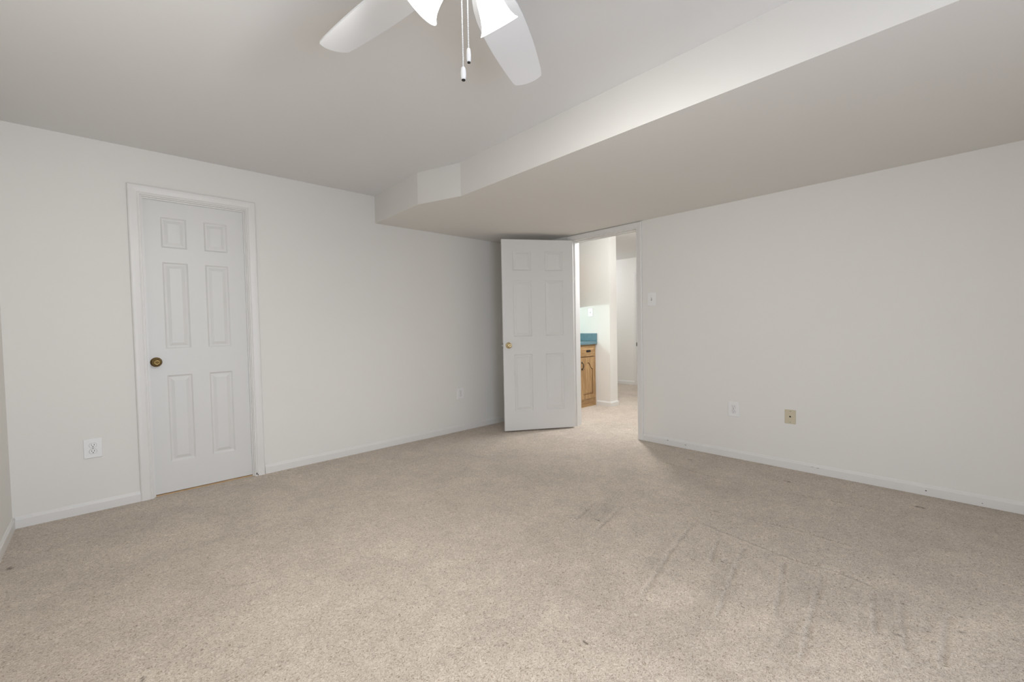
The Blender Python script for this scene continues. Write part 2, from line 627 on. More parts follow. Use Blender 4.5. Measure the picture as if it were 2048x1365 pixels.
# right wall with the doorway
DY0, DY1, DZ = -1.604, -0.772, 2.083
mb = MB()
mb.box((XR, REAR - 0.3, -0.02), (XH, DY0, ZC)).box((XR, DY1, -0.02), (XH, YB2, ZC)).box((XR, DY0, DZ), (XH, DY1, ZC))
struct(mb, 'wall_right', M_wall, 'off-white right wall with the open doorway', 'wall')
mb = MB().box((LX - 0.1, REAR - 0.3, -0.02), (LX, YB, ZC))
struct(mb, 'wall_left', M_wall, 'off-white left wall at the edge of the view', 'wall')

# rear wall with window
WX0, WX1, WZ0, WZ1 = -4.10, -2.70, 0.08, 1.40
mb = MB()
y0, y1 = REAR - 0.12, REAR
mb.box((LX, y0, -0.02), (WX0, y1, ZC)).box((WX1, y0, -0.02), (XR, y1, ZC)).box((WX0, y0, -0.02), (WX1, y1, WZ0)).box((WX0, y0, WZ1), (WX1, y1, ZC))
struct(mb, 'wall_rear', M_wall, 'off-white wall behind the camera with a window', 'wall')
w = thing('window_1', ((WX0 + WX1) / 2, REAR, WZ0), 'white window in the wall behind the camera', 'window', 'structure')
mb = MB()
for a, b in (((WX0, WZ0), (WX0 + .05, WZ1)), ((WX1 - .05, WZ0), (WX1, WZ1)), ((WX0, WZ0), (WX1, WZ0 + .05)), ((WX0, WZ1 - .05), (WX1, WZ1)), (((WX0 + WX1) / 2 - .025, WZ0), ((WX0 + WX1) / 2 + .025, WZ1))):
    mb.box((a[0], REAR - 0.09, a[1]), (b[0], REAR - 0.03, b[1]))
mb.build('window_frame', M_trim, w)

# hall beyond the doorway
PX0, PX1, PY0 = 1.280, 1.455, -0.415     # stub wall beside the bar
BARY = 0.42
mb = MB().box((PX0, PY0, -0.02), (PX1, BARY + 0.1, ZC))
struct(mb, 'wall_partition', M_wall, 'white stub wall beside the oak bar cabinet, seen through the doorway', 'wall')
mb = MB().box((XH, BARY, -0.02), (PX0, BARY + 0.1, ZC))
struct(mb, 'wall_bar', M_wall, 'white wall behind the bar counter', 'wall')
mb = MB().box((FARX, HALLY0, -0.02), (FARX + 0.12, HALLY1, ZC))
struct(mb, 'wall_far', M_wall, 'pale far wall at the end of the hall, seen through the doorway', 'wall')
mb = MB().box((XH, HALLY0 - 0.1, -0.02), (FARX + 0.12, HALLY0, ZC))
struct(mb, 'wall_hall_front', M_wall, 'hall wall hidden on the near side', 'wall')
mb = MB().box((PX1, HALLY1, -0.02), (FARX + 0.12, HALLY1 + 0.1, ZC)).box((PX1 - 0.1, BARY + 0.1, -0.02), (PX1, HALLY1 + 0.1, ZC))
struct(mb, 'wall_hall_back', M_wall, 'hall wall hidden behind the bar', 'wall')

# ------------------------------------------------------------------ baseboards
BB = [(0.0, 0.0), (0.0105, 0.0), (0.0105, 0.050), (0.0095, 0.054), (0.0065, 0.058), (0.0055, 0.063), (0.002, 0.069), (0.0, 0.070)]


def baseboard(name, pts, normals, label, chips=None, mats=None):
    """pts: wall-face polyline on the floor; normals: mitre directions into the room"""
    mb = MB()
    path = [(p, nrm) for p, nrm in zip(pts, normals)]
    mb.sweep(path, BB, lambda a, b, v: (a, b, v))
    if chips:
        chips(mb)
    o = mb.build(name, mats or [M_trim, M_chip])
    return tag(o, label, 'baseboard', 'structure')


def rag(mb, cx, cz, w, h, fn, seed, mi=1):
    """a ragged little chip lying on a trim face"""
    r = random.Random(seed)
    k = 9
    pts = [(cx + w * math.cos(2 * math.pi * i / k) * r.uniform(.5, 1), cz + h * math.sin(2 * math.pi * i / k) * r.uniform(.5, 1)) for i in range(k)]
    top = [fn(a, b, 0.0006) for a, b in pts]
    bot = [fn(a, b, -0.002) for a, b in pts]
    mb.add(top + bot, [list(range(k))] + [[i, (i + 1) % k, k + (i + 1) % k, k + i] for i in range(k)], mi)


def chips_right(mb):
    fn = lambda a, b, v: (XR - 0.0105 - v + (0.002 if b > 0.05 else 0), a, b)
    for s, (y, z, w, h) in enumerate(((-1.903, .047, .010, .003), (-2.086, .051, .010, .002), (-2.138, .051, .010, .002), (-2.073, .033, .010, .003),
                                      (-3.040, .049, .014, .0016), (-3.075, .046, .010, .0014), (-3.654, .032, .006, .004), (-3.90, .02, .004, .003))):
        rag(mb, y, z, w, h, fn, s)


CAS0, CAS1 = -3.658, -2.905       # outer edges of the closet casing
baseboard('baseboard_back', [(LX + 0.0105, YB), (CAS0, YB)], [(0, -1), (0, -1)], 'short white baseboard between the left corner and the closet door')
baseboard('baseboard_back.001', [(CAS1, YB), (XR - 0.0105, YB)], [(0, -1), (0, -1)], 'long white baseboard from the closet door to the far corner')
baseboard('baseboard_left', [(LX, REAR), (LX, YB)], [(1, 0), (1, 0)], 'white baseboard on the left wall at the edge of the view')
baseboard('baseboard_right', [(XR, -1.6505), (XR, REAR)], [(-1, 0), (-1, 0)], 'scuffed white baseboard along the right wall', chips_right)
baseboard('baseboard_partition', [(PX0, -0.19), (PX0, PY0), (PX1, PY0), (PX1, BARY)], [(-1, 0), (-1, -1), (1, -1), (1, 0)], 'white baseboard around the stub wall in the hall')
baseboard('baseboard_far', [(FARX, HALLY1), (FARX, 0.515)], [(-1, 0), (-1, 0)], 'white baseboard on the far hall wall')

# ------------------------------------------------------------------ door casings, jambs, doors
CASP = [(0.0, 0.0), (0.0, 0.009), (0.003, 0.0115), (0.008, 0.0115), (0.010, 0.0095), (0.013, 0.0095), (0.016, 0.0125), (0.040, 0.0155), (0.054, 0.0160),
        (0.060, 0.0135), (0.062, 0.010), (0.062, 0.0)]


def scaled(prof, w):
    return [(u * w / 0.062, v) for u, v in prof]


def casing(mb, a0, a1, zt, fn, w):
    mb.sweep([((a0, 0), (-1, 0)), ((a0, zt), (-1, 1)), ((a1, zt), (1, 1)), ((a1, 0), (1, 0))], scaled(CASP, w), fn)


def panel_door(mb, W, T, z0, z1, cols, rows, M):
    """six-panel moulded slab; local x across, y through (front at y = 0, back at y = T), z up"""
    xs = sorted({0.0, W, *[c for p in cols for c in p]})
    zs = sorted({z0, z1, *[c for p in rows for c in p]})
    rings = [(0.0, 0.0), (0.004, 0.0030), (0.009, 0.0075), (0.014, 0.0085), (0.020, 0.0080), (0.034, 0.0030), (0.0385, 0.0018), (0.040, 0.0012)]
    bm = bmesh.new()
    for side in (0, 1):
        def Y(d):
            return d if side == 0 else T - d
        for i in range(len(xs) - 1):
            for j in range(len(zs) - 1):
                x0, x1, za, zb = xs[i], xs[i + 1], zs[j], zs[j + 1]
                isp = any(abs(c[0] - x0) < 1e-6 and abs(c[1] - x1) < 1e-6 for c in cols) and any(abs(c[0] - za) < 1e-6 and abs(c[1] - zb) < 1e-6 for c in rows)
                if not isp:
                    bm.faces.new([bm.verts.new(p) for p in ((x0, Y(0), za), (x1, Y(0), za), (x1, Y(0), zb), (x0, Y(0), zb))])
                    continue
                prev = None
                for o, d in rings:
                    ring = [bm.verts.new(p) for p in ((x0 + o, Y(d), za + o), (x1 - o, Y(d), za + o), (x1 - o, Y(d), zb - o), (x0 + o, Y(d), zb - o))]
                    if prev:
                        for k in range(4):
                            bm.faces.new([prev[k], prev[(k + 1) % 4], ring[(k + 1) % 4], ring[k]])
                    prev = ring
                bm.faces.new(prev)
    for a, b in (((0, z0), (W, z0)), ((W, z0), (W, z1)), ((W, z1), (0, z1)), ((0, z1), (0, z0))):
        bm.faces.new([bm.verts.new(p) for p in ((a[0], 0, a[1]), (b[0], 0, b[1]), (b[0], T, b[1]), (a[0], T, a[1]))])
    bmesh.ops.remove_doubles(bm, verts=list(bm.verts), dist=1e-5)
    mb.bm(bm, 0, M)


KNOB = [(0.0, 0.0620), (0.006, 0.0618), (0.0065, 0.0605), (0.009, 0.0605), (0.0105, 0.0622), (0.016, 0.0615), (0.022, 0.0575), (0.0262, 0.050),
        (0.0265, 0.044), (0.0235, 0.037), (0.016, 0.031), (0.0125, 0.026), (0.012, 0.010)]
ROSE = [(0.012, 0.012), (0.020, 0.0115), (0.0245, 0.0085), (0.027, 0.0080), (0.0315, 0.0045), (0.0335, 0.0)]


def knob_on(door, pos, direction, m, label):
    M = Matrix.Translation(Vector(pos)) @ Vector(direction).to_track_quat('Z', 'Y').to_matrix().to_4x4()
    kb = MB().lathe(KNOB, M, 36).build('knob', m, door, fix=True)
    kb['label'] = label
    MB().lathe(ROSE, M, 36).build('rosette', m, kb)
    return kb


ROWS = [(0.222, 0.838), (1.028, 1.634), (1.735, 1.948)]

# --- closed closet door
d1 = thing('door_1', (-3.283, YB, 0), 'closed white six-panel closet door with an aged brass knob, in the back wall', 'door', 'structure')
mb = MB()
SX0, SX1, SY = -3.5835, -2.9865, 0.040
Mx = Matrix.Translation((SX0, SY, 0))
panel_door(mb, SX1 - SX0, 0.035, 0.009, 2.060, [(0.094, 0.240), (0.342, 0.488)], ROWS, Mx)
mb.build('door_slab', M_door, d1)
knob_on(d1, (-3.545, SY, 0.936), (0, -1, 0), M_brass, 'aged dark brass knob')
mb = MB()
JI0, JI1, JZ = -3.588, -2.980, 2.068
mb.box((CX0, YB - 0.001, 0), (JI0, YB2, CZ)).box((JI1, YB - 0.001, 0), (CX1, YB2, CZ)).box((JI0, YB - 0.001, JZ), (JI1, YB2, CZ))
mb.build('jamb', M_trim, d1)
mb = MB()
mb.box((JI0, 0.026, 0), (JI0 + 0.008, 0.039, JZ)).box((JI1 - 0.008, 0.026, 0), (JI1, 0.039, JZ)).box((JI0 + 0.008, 0.026, JZ - 0.010), (JI1 - 0.008, 0.039, JZ))
mb.build('door_stop', M_trim, d1)
mb = MB()
casing(mb, -3.595, -2.9735, 2.0755, lambda a, b, v: (a, YB - v, b), 0.0655)
fn = lambda a, b, v: (a, YB - 0.0125 - v, b)
for s, (x, z, w_, h_) in enumerate(((-2.966, .018, .005, .014), (-2.957, .008, .003, .008), (-2.945, .013, .0022, .009), (-2.920, .016, .0022, .010), (-2.912, .022, .0028, .018), (-2.937, .004, .004, .005))):
    rag(mb, x, z, w_, h_, fn, 40 + s)
mb.build('casing', [M_trim, M_chip], d1)
mb = MB().box((JI0, 0.030, 0.0), (JI1, YB2, 0.0058))
tag(mb.build('trim_2', M_sill), 'thin orange wood threshold under the closed closet door', 'threshold', 'structure')

# --- open door to the hall
PIN = Vector((-0.006, -0.795, 0))
TH = R(-122.0)
d2 = thing('door_2', (XR, -1.19, 0), 'open white six-panel door with a bright brass knob, swung back towards the far corner', 'door', 'structure')


def swing(pt):
    v = Vector(pt) - PIN
    return Matrix.Rotation(TH, 4, 'Z') @ v + PIN


# local slab frame: origin at the hinge edge on the hall face, x towards the free edge, y through to the room face
o = swing((0.036, -0.7965, 0))
e = swing((0.036, -1.5865, 0))
ex = (e - o).normalized()
ey = (swing((0.0, -0.7965, 0)) - o).normalized()
Md = Matrix((ex, ey, Vector((0, 0, 1)))).transposed().to_4x4()
Md.translation = o
mb = MB()
panel_door(mb, 0.790, 0.035, 0.014, 2.067, [(0.115, 0.320), (0.470, 0.675)], ROWS, Md)
mb.build('door_slab', M_door, d2)
k = knob_on(d2, Md @ Vector((0.731, 0, 0.936)), -ey, M_brass2, 'bright brass knob')
knob_on(d2, Md @ Vector((0.731, 0.035, 0.936)), ey, M_brass2, 'bright brass knob')
bmx = MB()
bm = bmesh.new()
bmesh.ops.create_cube(bm, size=1.0)
bmx.bm(bm, 0, Md @ Matrix.Translation((0.7908, 0.0175, 0.936)) @ Matrix.Diagonal((0.002, 0.025, 0.057, 1)))
bm = bmesh.new()
bmesh.ops.create_cube(bm, size=1.0)
bmx.bm(bm, 0, Md @ Matrix.Translation((0.797, 0.0175, 0.936)) @ Matrix.Diagonal((0.012, 0.012, 0.018, 1)))
bmx.build('latch', M_steel, d2)
for hz in (0.25, 1.05, 1.85):
    hb = MB()
    hb.tube([(PIN.x - 0.004, PIN.y + 0.002, hz - 0.045), (PIN.x - 0.004, PIN.y + 0.002, hz + 0.045)], 0.0055, 12)
    hb.sphere((PIN.x - 0.004, PIN.y + 0.002, hz + 0.048), 0.0055).sphere((PIN.x - 0.004, PIN.y + 0.002, hz - 0.048), 0.0055)
    hb.build('hinge', M_brass2, d2)
JY0, JY1 = -1.588, -0.790
mb = MB()
mb.box((XR - 0.001, DY0, 0), (XH + 0.001, JY0, DZ)).box((XR - 0.001, JY1, 0), (XH + 0.001, DY1, DZ)).box((XR - 0.001, JY0, 2.072), (XH + 0.001, JY1, DZ))
mb.build('jamb', M_trim, d2)
mb = MB()
mb.box((0.050, JY0, 0), (0.080, JY0 + 0.010, 2.072)).box((0.050, JY1 - 0.010, 0), (0.080, JY1, 2.072)).box((0.050, JY0 + 0.010, 2.062), (0.080, JY1 - 0.010, 2.072))
mb.build('door_stop', M_trim, d2)
mb = MB()
casing(mb, JY0 - 0.004, JY1 + 0.004, 2.068, lambda a, b, v: (XR - v, a, b), 0.0585)
mb.build('casing', M_trim, d2)
mb = MB()
casing(mb, JY0 - 0.004, JY1 + 0.004, 2.068, lambda a, b, v: (XH + v, a, b), 0.0585)
mb.build('casing', M_trim, d2)
mb = MB()
mb.box((0.012, JY0 - 0.0005, 0.912), (0.045, JY0 + 0.0015, 0.968))
mb.box((-0.0045, JY0 - 0.0015, 0.922), (0.013, JY0 + 0.0015, 0.958))
sp = mb.build('strike_plate', M_steel, d2)
sp['label'] = 'dark metal strike plate'

# --- door at the far end of the hall (only the edge of its casing shows)
d3 = thing('door_3', (FARX, 0.05, 0), 'white door at the end of the hall, just its casing edge showing', 'door', 'structure')
mb = MB()
casing(mb, -0.35, 0.452, 2.045, lambda a, b, v: (FARX - v, a, b), 0.060)
mb.build('casing', M_trim, d3)
mb = MB()
panel_door(mb, 0.79, 0.035, 0.010, 2.035, [(0.115, 0.320), (0.470, 0.675)], ROWS, Matrix.Translation((FARX - 0.004, 0.446, 0)) @ Matrix.Rotation(R(-90), 4, 'Z') @ Matrix.Translation((0, -0.0001, 0)))
mb.build('door_slab', M_door, d3)

# ------------------------------------------------------------------ wall plates


def plate_frame(center, normal):
    """local x right along wall, y out of wall, z up"""
    nv = Vector(normal)
    xv = Vector((0, 0, 1)).cross(nv) * -1
    xv = nv.cross(Vector((0, 0, 1)))
    M = Matrix((xv, nv, Vector((0, 0, 1)))).transposed().to_4x4()
    M.translation = Vector(center)
    return M


def rounded_box(mb, M, cx, cz, w, h, y0, y1, bev, mi=0, r=0.0):
    """a bevelled plate: wide at the wall, rounded front"""
    bm = bmesh.new()
    bmesh.ops.create_cube(bm, size=1.0)
    for v in bm.verts:
        v.co = (cx + v.co.x * w, (y0 + y1) / 2 + v.co.y * (y1 - y0), cz + v.co.z * h)
    if r:
        ed = [e for e in bm.edges if abs(e.verts[0].co.y - e.verts[1].co.y) > 1e-6]
        bmesh.ops.bevel(bm, geom=ed, offset=r, segments=4, profile=0.5, affect='EDGES')
    ed = [e for e in bm.edges if e.verts[0].co.y > y1 - 1e-5 and e.verts[1].co.y > y1 - 1e-5]
    if bev:
        bmesh.ops.bevel(bm, geom=ed, offset=bev, segments=3, profile=0.5, affect='EDGES')
    mb.bm(bm, mi, M)


def screw(parent, M, x, z, y, r=0.0034, m=None):
    mb = MB()
    Ms = M @ Matrix.Translation((x, y, z)) @ Matrix.Rotation(R(-90), 4, 'X')
    mb.lathe([(0, 0.0014), (r * 0.7, 0.0012), (r, 0.0)], Ms, 14)
    bm = bmesh.new()
    bmesh.ops.create_cube(bm, size=1.0)
    mb.bm(bm, 1, M @ Matrix.Translation((x, y + 0.0012, z)) @ Matrix.Diagonal((r * 1.6, 0.0008, 0.0008, 1)))
    return mb.build('screw', [m or M_plate, M_dark], parent)


def outlet(center, normal, label, w=0.088, h=0.124):
    M = plate_frame(center, normal)
    t = thing('electrical_outlet', center, label, 'electrical outlet', None, 'duplex outlets low on the walls')
    mb = MB()
    rounded_box(mb, M, 0, 0, w, h, 0.0, 0.0065, 0.0035, 0, 0.004)
    mb.build('plate', M_plate, t)
    for s in (1, -1):
        mb = MB()
        z = 0.0193 * s
        # receptacle face: circle with flat top and bottom
        k = 32
        ring = []
        for i in range(k):
            a = 2 * math.pi * i / k
            x, zz = 0.0172 * math.cos(a), max(-0.0138, min(0.0138, 0.0172 * math.sin(a)))
            ring.append((x, zz))
        out = [(M @ Vector((x * 1.06, 0.0067, z + q * 1.06))) for x, q in ring]
        mid = [(M @ Vector((x * 1.06, 0.0069, z + q * 1.06))) for x, q in ring]
        mb.add(out + mid, [list(range(k, 2 * k))] + [[i, (i + 1) % k, k + (i + 1) % k, k + i] for i in range(k)], 1)
        a_ = [(M @ Vector((x, 0.0066, z + q))) for x, q in ring]
        b_ = [(M @ Vector((x, 0.0088, z + q))) for x, q in ring]
        c_ = [(M @ Vector((x * 0.95, 0.0094, z + q * 0.95))) for x, q in ring]
        mb.add(a_ + b_ + c_, [list(range(2 * k, 3 * k))] + [[j * k + i, j * k + (i + 1) % k, (j + 1) * k + (i + 1) % k, (j + 1) * k + i] for j in (0, 1) for i in range(k)], 0)
        for sx, hh in ((-0.0063, 0.0092), (0.0063, 0.0076)):
            bm = bmesh.new()
            bmesh.ops.create_cube(bm, size=1.0)
            mb.bm(bm, 2, M @ Matrix.Translation((sx, 0.0093, z + 0.0035)) @ Matrix.Diagonal((0.0025, 0.0008, hh, 1)))
        mb.lathe([(0, 0.0004), (0.0028, 0.0004), (0.0028, 0)], M @ Matrix.Translation((0, 0.0093, z - 0.0075)) @ Matrix.Rotation(R(-90), 4, 'X'), 12, 2, False)
        mb.build('receptacle', [M_plate, M_gap, M_dark], t)
    screw(t, M, 0, 0, 0.0065, m=M_screw)
    return t


M_gap = mat('plate gap', (0.25, 0.24, 0.22), 0.8)

outlet((-3.881, YB, 0.408), (0, -1, 0), 'white duplex outlet on the wall left of the closet door')
outlet((-0.969, YB, 0.414), (0, -1, 0), 'white duplex outlet low on the back wall beside the open door')
outlet((XR, -2.484, 0.411), (-1, 0, 0), 'white duplex outlet on the right wall beside the beige jack plate')


def switch_plate(center, normal, label, w=0.084, h=0.127):
    M = plate_frame(center, normal)
    t = thing('light_switch', center, label, 'light switch')
    mb = MB()
    rounded_box(mb, M, 0, 0, w, h, 0.0, 0.0065, 0.0035, 0, 0.004)
    mb.build('plate', M_plate, t)
    mb = MB()
    rounded_box(mb, M, 0, 0, 0.0105, 0.0245, 0.0060, 0.0070, 0, 1)
    bm = bmesh.new()
    bmesh.ops.create_cube(bm, size=1.0)
    for v in bm.verts:
        k = 0.75 if v.co.y > 0 else 1.0
        v.co = (v.co.x * 0.0085 * k, 0.0125 + v.co.y * 0.013, v.co.z * 0.0105 * k + (0.0055 if v.co.y > 0 else 0.001))
    bmesh.ops.bevel(bm, geom=list(bm.edges), offset=0.0008, segments=2, affect='EDGES')
    mb.bm(bm, 0, M)
    mb.build('toggle', [M_plate, M_gap], t)
    for z in (0.030, -0.030):
        screw(t, M, 0, z, 0.0065)
    return t


switch_plate((XR, -1.7475, 1.372), (-1, 0, 0), 'white toggle light switch on the right wall beside the doorway')
switch_plate((PX0, -0.0965, 1.318), (-1, 0, 0), 'white toggle switch above the teal counter, seen through the doorway', 0.080, 0.118)

# phone jack
Mj = plate_frame((XR, -2.8955, 0.404), (-1, 0, 0))
t = thing('wall_jack', (XR, -2.8955, 0.404), 'beige single-jack wall plate low on the right wall', 'wall jack')
mb = MB()
rounded_box(mb, Mj, 0, 0, 0.073, 0.107, 0.0, 0.0055, 0.002, 0, 0.002)
mb.build('plate', M_almond, t)
mb = MB()
rounded_box(mb, Mj, 0, 0.000, 0.0155, 0.0165, 0.0054, 0.0068, 0.0004, 0)
rounded_box(mb, Mj, 0, 0.000, 0.0115, 0.0090, 0.0060, 0.0071, 0, 1)
rounded_box(mb, Mj, 0, 0.0058, 0.0050, 0.0040, 0.0060, 0.0071, 0, 1)
mb.build('jack_socket', [M_almond, M_dark], t)
for z in (0.042, -0.042):
    screw(t, Mj, 0, z, 0.0055, 0.0036, M_screw)

# ------------------------------------------------------------------ bar cabinet, counter
CABX0, CABX1, CABY = 0.500, 1.2785, -0.170
DX0, DX1 = 0.905, 1.238
cab = thing('bar_cabinet', ((CABX0 + CABX1) / 2, CABY, 0), 'golden oak bar cabinet with a drawer and cathedral-arch door under the teal counter', 'cabinet')
mb = MB()
mb.box((CABX0, CABY + 0.019, 0.0), (CABX1, BARY - 0.002, 0.866))
mb.build('carcass', M_oak, cab)
mb = MB()
for xa, xb in ((CABX0, 0.547), (0.856, 0.917), (1.226, CABX1)):
    mb.box((xa, CABY, 0.0), (xb, CABY + 0.019, 0.866), 0, 0.0008)
for xa, xb in ((0.547, 0.856), (0.917, 1.226)):
    mb.box((xa, CABY, 0.838), (xb, CABY + 0.019, 0.866), 1).box((xa, CABY, 0.672), (xb, CABY + 0.019, 0.722), 1).box((xa, CABY, 0.0), (xb, CABY + 0.019, 0.125), 1)
mb.build('face_frame', [M_oak, M_oakx], cab)
# drawer front: bevelled field
dr = MB()
dz0, dz1, dy = 0.705, 0.845, CABY - 0.019
bm = bmesh.new()
rings = [(0, 0.019), (0.0, 0.004), (0.004, 0.0), (0.022, 0.0), (0.026, 0.003), (0.046, -0.001), (0.048, -0.001)]
prev = None
for q, (of, dd) in enumerate(rings):
    ring = [bm.verts.new(pp) for pp in ((DX0 + of, dy + dd, dz0 + of), (DX1 - of, dy + dd, dz0 + of), (DX1 - of, dy + dd, dz1 - of), (DX0 + of, dy + dd, dz1 - of))]
    if prev:
        for kk in range(4):
            f = bm.faces.new([prev[kk], prev[(kk + 1) % 4], ring[(kk + 1) % 4], ring[kk]])
    prev = ring
bm.faces.new(prev)
dr.bm(bm)
# groove line
drw = dr.build('drawer', M_oakx, cab)


def pull(parent, c, half, vertical, name='handle', proj=0.026, r=0.0042):
    mb = MB()
    ax = Vector((0, 0, 1)) if vertical else Vector((1, 0, 0))
    c = Vector(c)
    nrm = Vector((0, -1, 0))
    pts, rad = [], []
    for i in range(13):
        s = -1 + i / 6.0
        b = proj * (1 - abs(s) ** 4)
        pts.append(c + ax * (half * s) + nrm * b)
        rad.append(r * (0.85 + 0.45 * (1 - abs(s)) ** 0.7))
    mb.tube(pts, rad, 10)
    for s in (-1, 1):
        M = Matrix.Translation(c + ax * (half * s)) @ Matrix.Rotation(R(90), 4, 'X')
        mb.lathe([(0, 0.007), (0.006, 0.0065), (0.0115, 0.0025), (0.0125, 0.0)], M, 18)
        mb.sphere(c + ax * (half * s * 1.28) + nrm * 0.002, 0.005)
    mb.sphere(c + nrm * proj, r * 1.55, sz=1.0)
    hd = mb.build(name, M_black, parent)
    hd['label'] = 'dark antique metal handle'
    return hd


pull(drw, ((DX0 + DX1) / 2 + 0.018, dy, 0.777), 0.036, False, r=0.0048)
# backplate of the drawer handle
mb = MB().box(((DX0 + DX1) / 2 + 0.018 - 0.048, dy - 0.0024, 0.763), ((DX0 + DX1) / 2 + 0.018 + 0.048, dy - 0.0008, 0.793), 0, 0.0006)
mb.build('handle_plate', M_black, drw)

# arched raised-panel door
az0, az1 = 0.112, 0.690
ddoor = MB()
PXa, PXb = DX0 + 0.062, DX1 - 0.050
pz0 = az0 + 0.062


def arch(off, nseg=40):
    """outline of the cathedral panel, inset by off, counter-clockwise from the lower left"""
    x0, x1, zb = PXa + off, PXb - off, pz0 + off
    xc = (PXa + PXb) / 2
    hw = (PXb - PXa) / 2
    pts = [(x0, zb), (x1, zb)]
    for i in range(nseg + 1):
        x = x1 + (x0 - x1) * i / nseg
        s = abs(x - xc) / hw
        # shoulders low at the sides, S-curve up to a pointed-round crown in the middle
        base = az1 - 0.158
        rise = 0.088
        t = max(0.0, min(1.0, (0.86 - s) / 0.78))
        z = base + rise * (t * t * (3 - 2 * t))
        pts.append((x, z - off * (1.15 if 0.1 < s < 0.86 else 1.0)))
    return pts


bm = bmesh.new()
rect = lambda of, y: [bm.verts.new((x, y, z)) for x, z in ((DX0 + of, az0 + of), (DX1 - of, az0 + of), (DX1 - of, az1 - of), (DX0 + of, az1 - of))]
back = rect(0, dy + 0.019)
edge = rect(0, dy + 0.004)
front = rect(0.004, dy)
for a, b in ((back, edge), (edge, front)):
    for kk in range(4):
        bm.faces.new([a[kk], a[(kk + 1) % 4], b[(kk + 1) % 4], b[kk]])
ol = [bm.verts.new((x, dy, z)) for x, z in arch(0.0)]
# frame front face between rectangle and arch outline
N = len(ol)
bm.faces.new([front[0], front[1], ol[1], ol[0]])
bm.faces.new([front[1], front[2], ol[2], ol[1]])
top = [bm.verts.new((ol[i].co.x, dy, az1 - 0.004)) for i in range(2, N)]
for i in range(len(top) - 1):
    bm.faces.new([ol[2 + i], ol[3 + i], top[i + 1], top[i]])
bm.faces.new([front[2], top[0], ol[2]])
bm.faces.new([front[3], ol[N - 1], top[-1]])
bm.faces.new([front[3], front[0], ol[0], ol[N - 1]])
ddoor.bm(bm, 0)
# groove + raised field as rings
levels = [(0.0, 0.0, 1), (0.004, 0.006, 1), (0.011, 0.0065, 1), (0.030, 0.001, 0), (0.032, 0.0005, 0)]
rv = [[Vector((x, dy + d, z)) for x, z in arch(of)] for of, d, _ in levels]
for q in range(len(levels) - 1):
    ddoor.add(rv[q] + rv[q + 1], [[i, (i + 1) % N, N + (i + 1) % N, N + i] for i in range(N)], 1 if q < 2 else 0)
ddoor.add(rv[-1], [list(range(N))], 0)
dd_o = ddoor.build('door', [M_oak, M_groove], cab)
pull(dd_o, (0.942, dy, 0.580), 0.044, True, r=0.0046)

# the second bay of the same cabinet, mostly behind the jamb
for part in [drw, dd_o]:
    q = part.copy()
    C.objects.link(q)
    q.parent = cab
    q.location = Vector(part.location) - Vector((0.370, 0, 0))
    for ch in list(part.children):
        r = ch.copy()
        C.objects.link(r)
        r.parent = q

# countertop with backsplash
cx0, cy = 0.480, -0.203
mb = MB()
prof = [(-0.0, 0.868), (cy + 0.004, 0.868), (cy, 0.872), (cy, 0.902), (cy + 0.006, 0.908), (cy + 0.020, 0.908), (cy + 0.03, 0.906), (BARY - 0.026, 0.906), (BARY - 0.020, 0.912), (BARY - 0.020, 1.021), (BARY - 0.001, 1.021), (BARY - 0.001, 0.868)]
nn = len(prof)
vs = [(cx0, y, z) for y, z in prof] + [(PX0 - 0.001, y, z) for y, z in prof]
mb.add(vs, [list(range(nn)), list(range(nn, 2 * nn))[::-1]] + [[i, (i + 1) % nn, nn + (i + 1) % nn, nn + i] for i in range(nn)])
ct = mb.build('bar_countertop', M_lam)
tag(ct, 'teal laminate countertop on the oak bar cabinet', 'countertop')
mb = MB().box((PX0 - 0.019, cy, 0.9085), (PX0 - 0.001, BARY - 0.021, 1.021), 0, 0.0015)
mb.build('side_splash', M_lam, ct)

# upper cabinet with the tube lamp beneath it
uc = thing('wall_cabinet', (1.06, BARY, 1.395), 'oak wall cabinet above the bar counter', 'cabinet')
MB().box((0.480, 0.120, 1.395), (PX0 - 0.001, BARY - 0.001, 2.048)).build('carcass', M_oak, uc)
MB().box((0.885, 0.101, 1.41), (1.262, 0.119, 2.035), 0, 0.003).build('door', M_oak, uc)
ul = thing('under_cabinet_light', (1.02, 0.38, 1.394), 'lit tube light under the oak wall cabinet', 'light fixture')
MB().box((0.50, 0.395, 1.360), (0.80, 0.418, 1.3945)).build('housing', M_plate, ul)
MB().tube([(0.51, 0.384, 1.378), (0.79, 0.384, 1.378)], 0.006, 12).build('tube', M_tube, ul)
light('under_cabinet_lamp', 'POINT', (0.60, 0.372, 1.380), 12.0, (0.74, 1.0, 1.0), shadow_soft_size=0.012)

# ------------------------------------------------------------------ ceiling fan
FX, FY, ZB = -3.032, -2.875, 2.190
fan = thing('ceiling_fan', (FX, FY, ZC), 'white five-blade ceiling fan with three lit glass shades', 'ceiling fan')
T = Matrix.Translation
mb = MB().lathe([(0, ZC), (0.075, ZC), (0.078, ZC - 0.012), (0.066, ZC - 0.035), (0.050, ZC - 0.048), (0.050, ZC - 0.055), (0, ZC - 0.055)], T((FX, FY, 0)), 40)
mb.build('canopy', M_fan, fan)
mb = MB().lathe([(0, ZC - 0.050), (0.055, ZC - 0.052), (0.095, ZC - 0.066), (0.112, ZC - 0.090), (0.114, ZC - 0.125), (0.108, ZC - 0.150), (0.085, ZC - 0.168), (0.070, ZC - 0.180), (0, ZC - 0.180)], T((FX, FY, 0)), 48)
mb.build('motor_housing', M_fan, fan)
mb = MB().lathe([(0, 2.205), (0.058, 2.204), (0.064, 2.190), (0.064, 2.150), (0.058, 2.132), (0.040, 2.118), (0.022, 2.112), (0.010, 2.104), (0, 2.103)], T((FX, FY, 0)), 40)
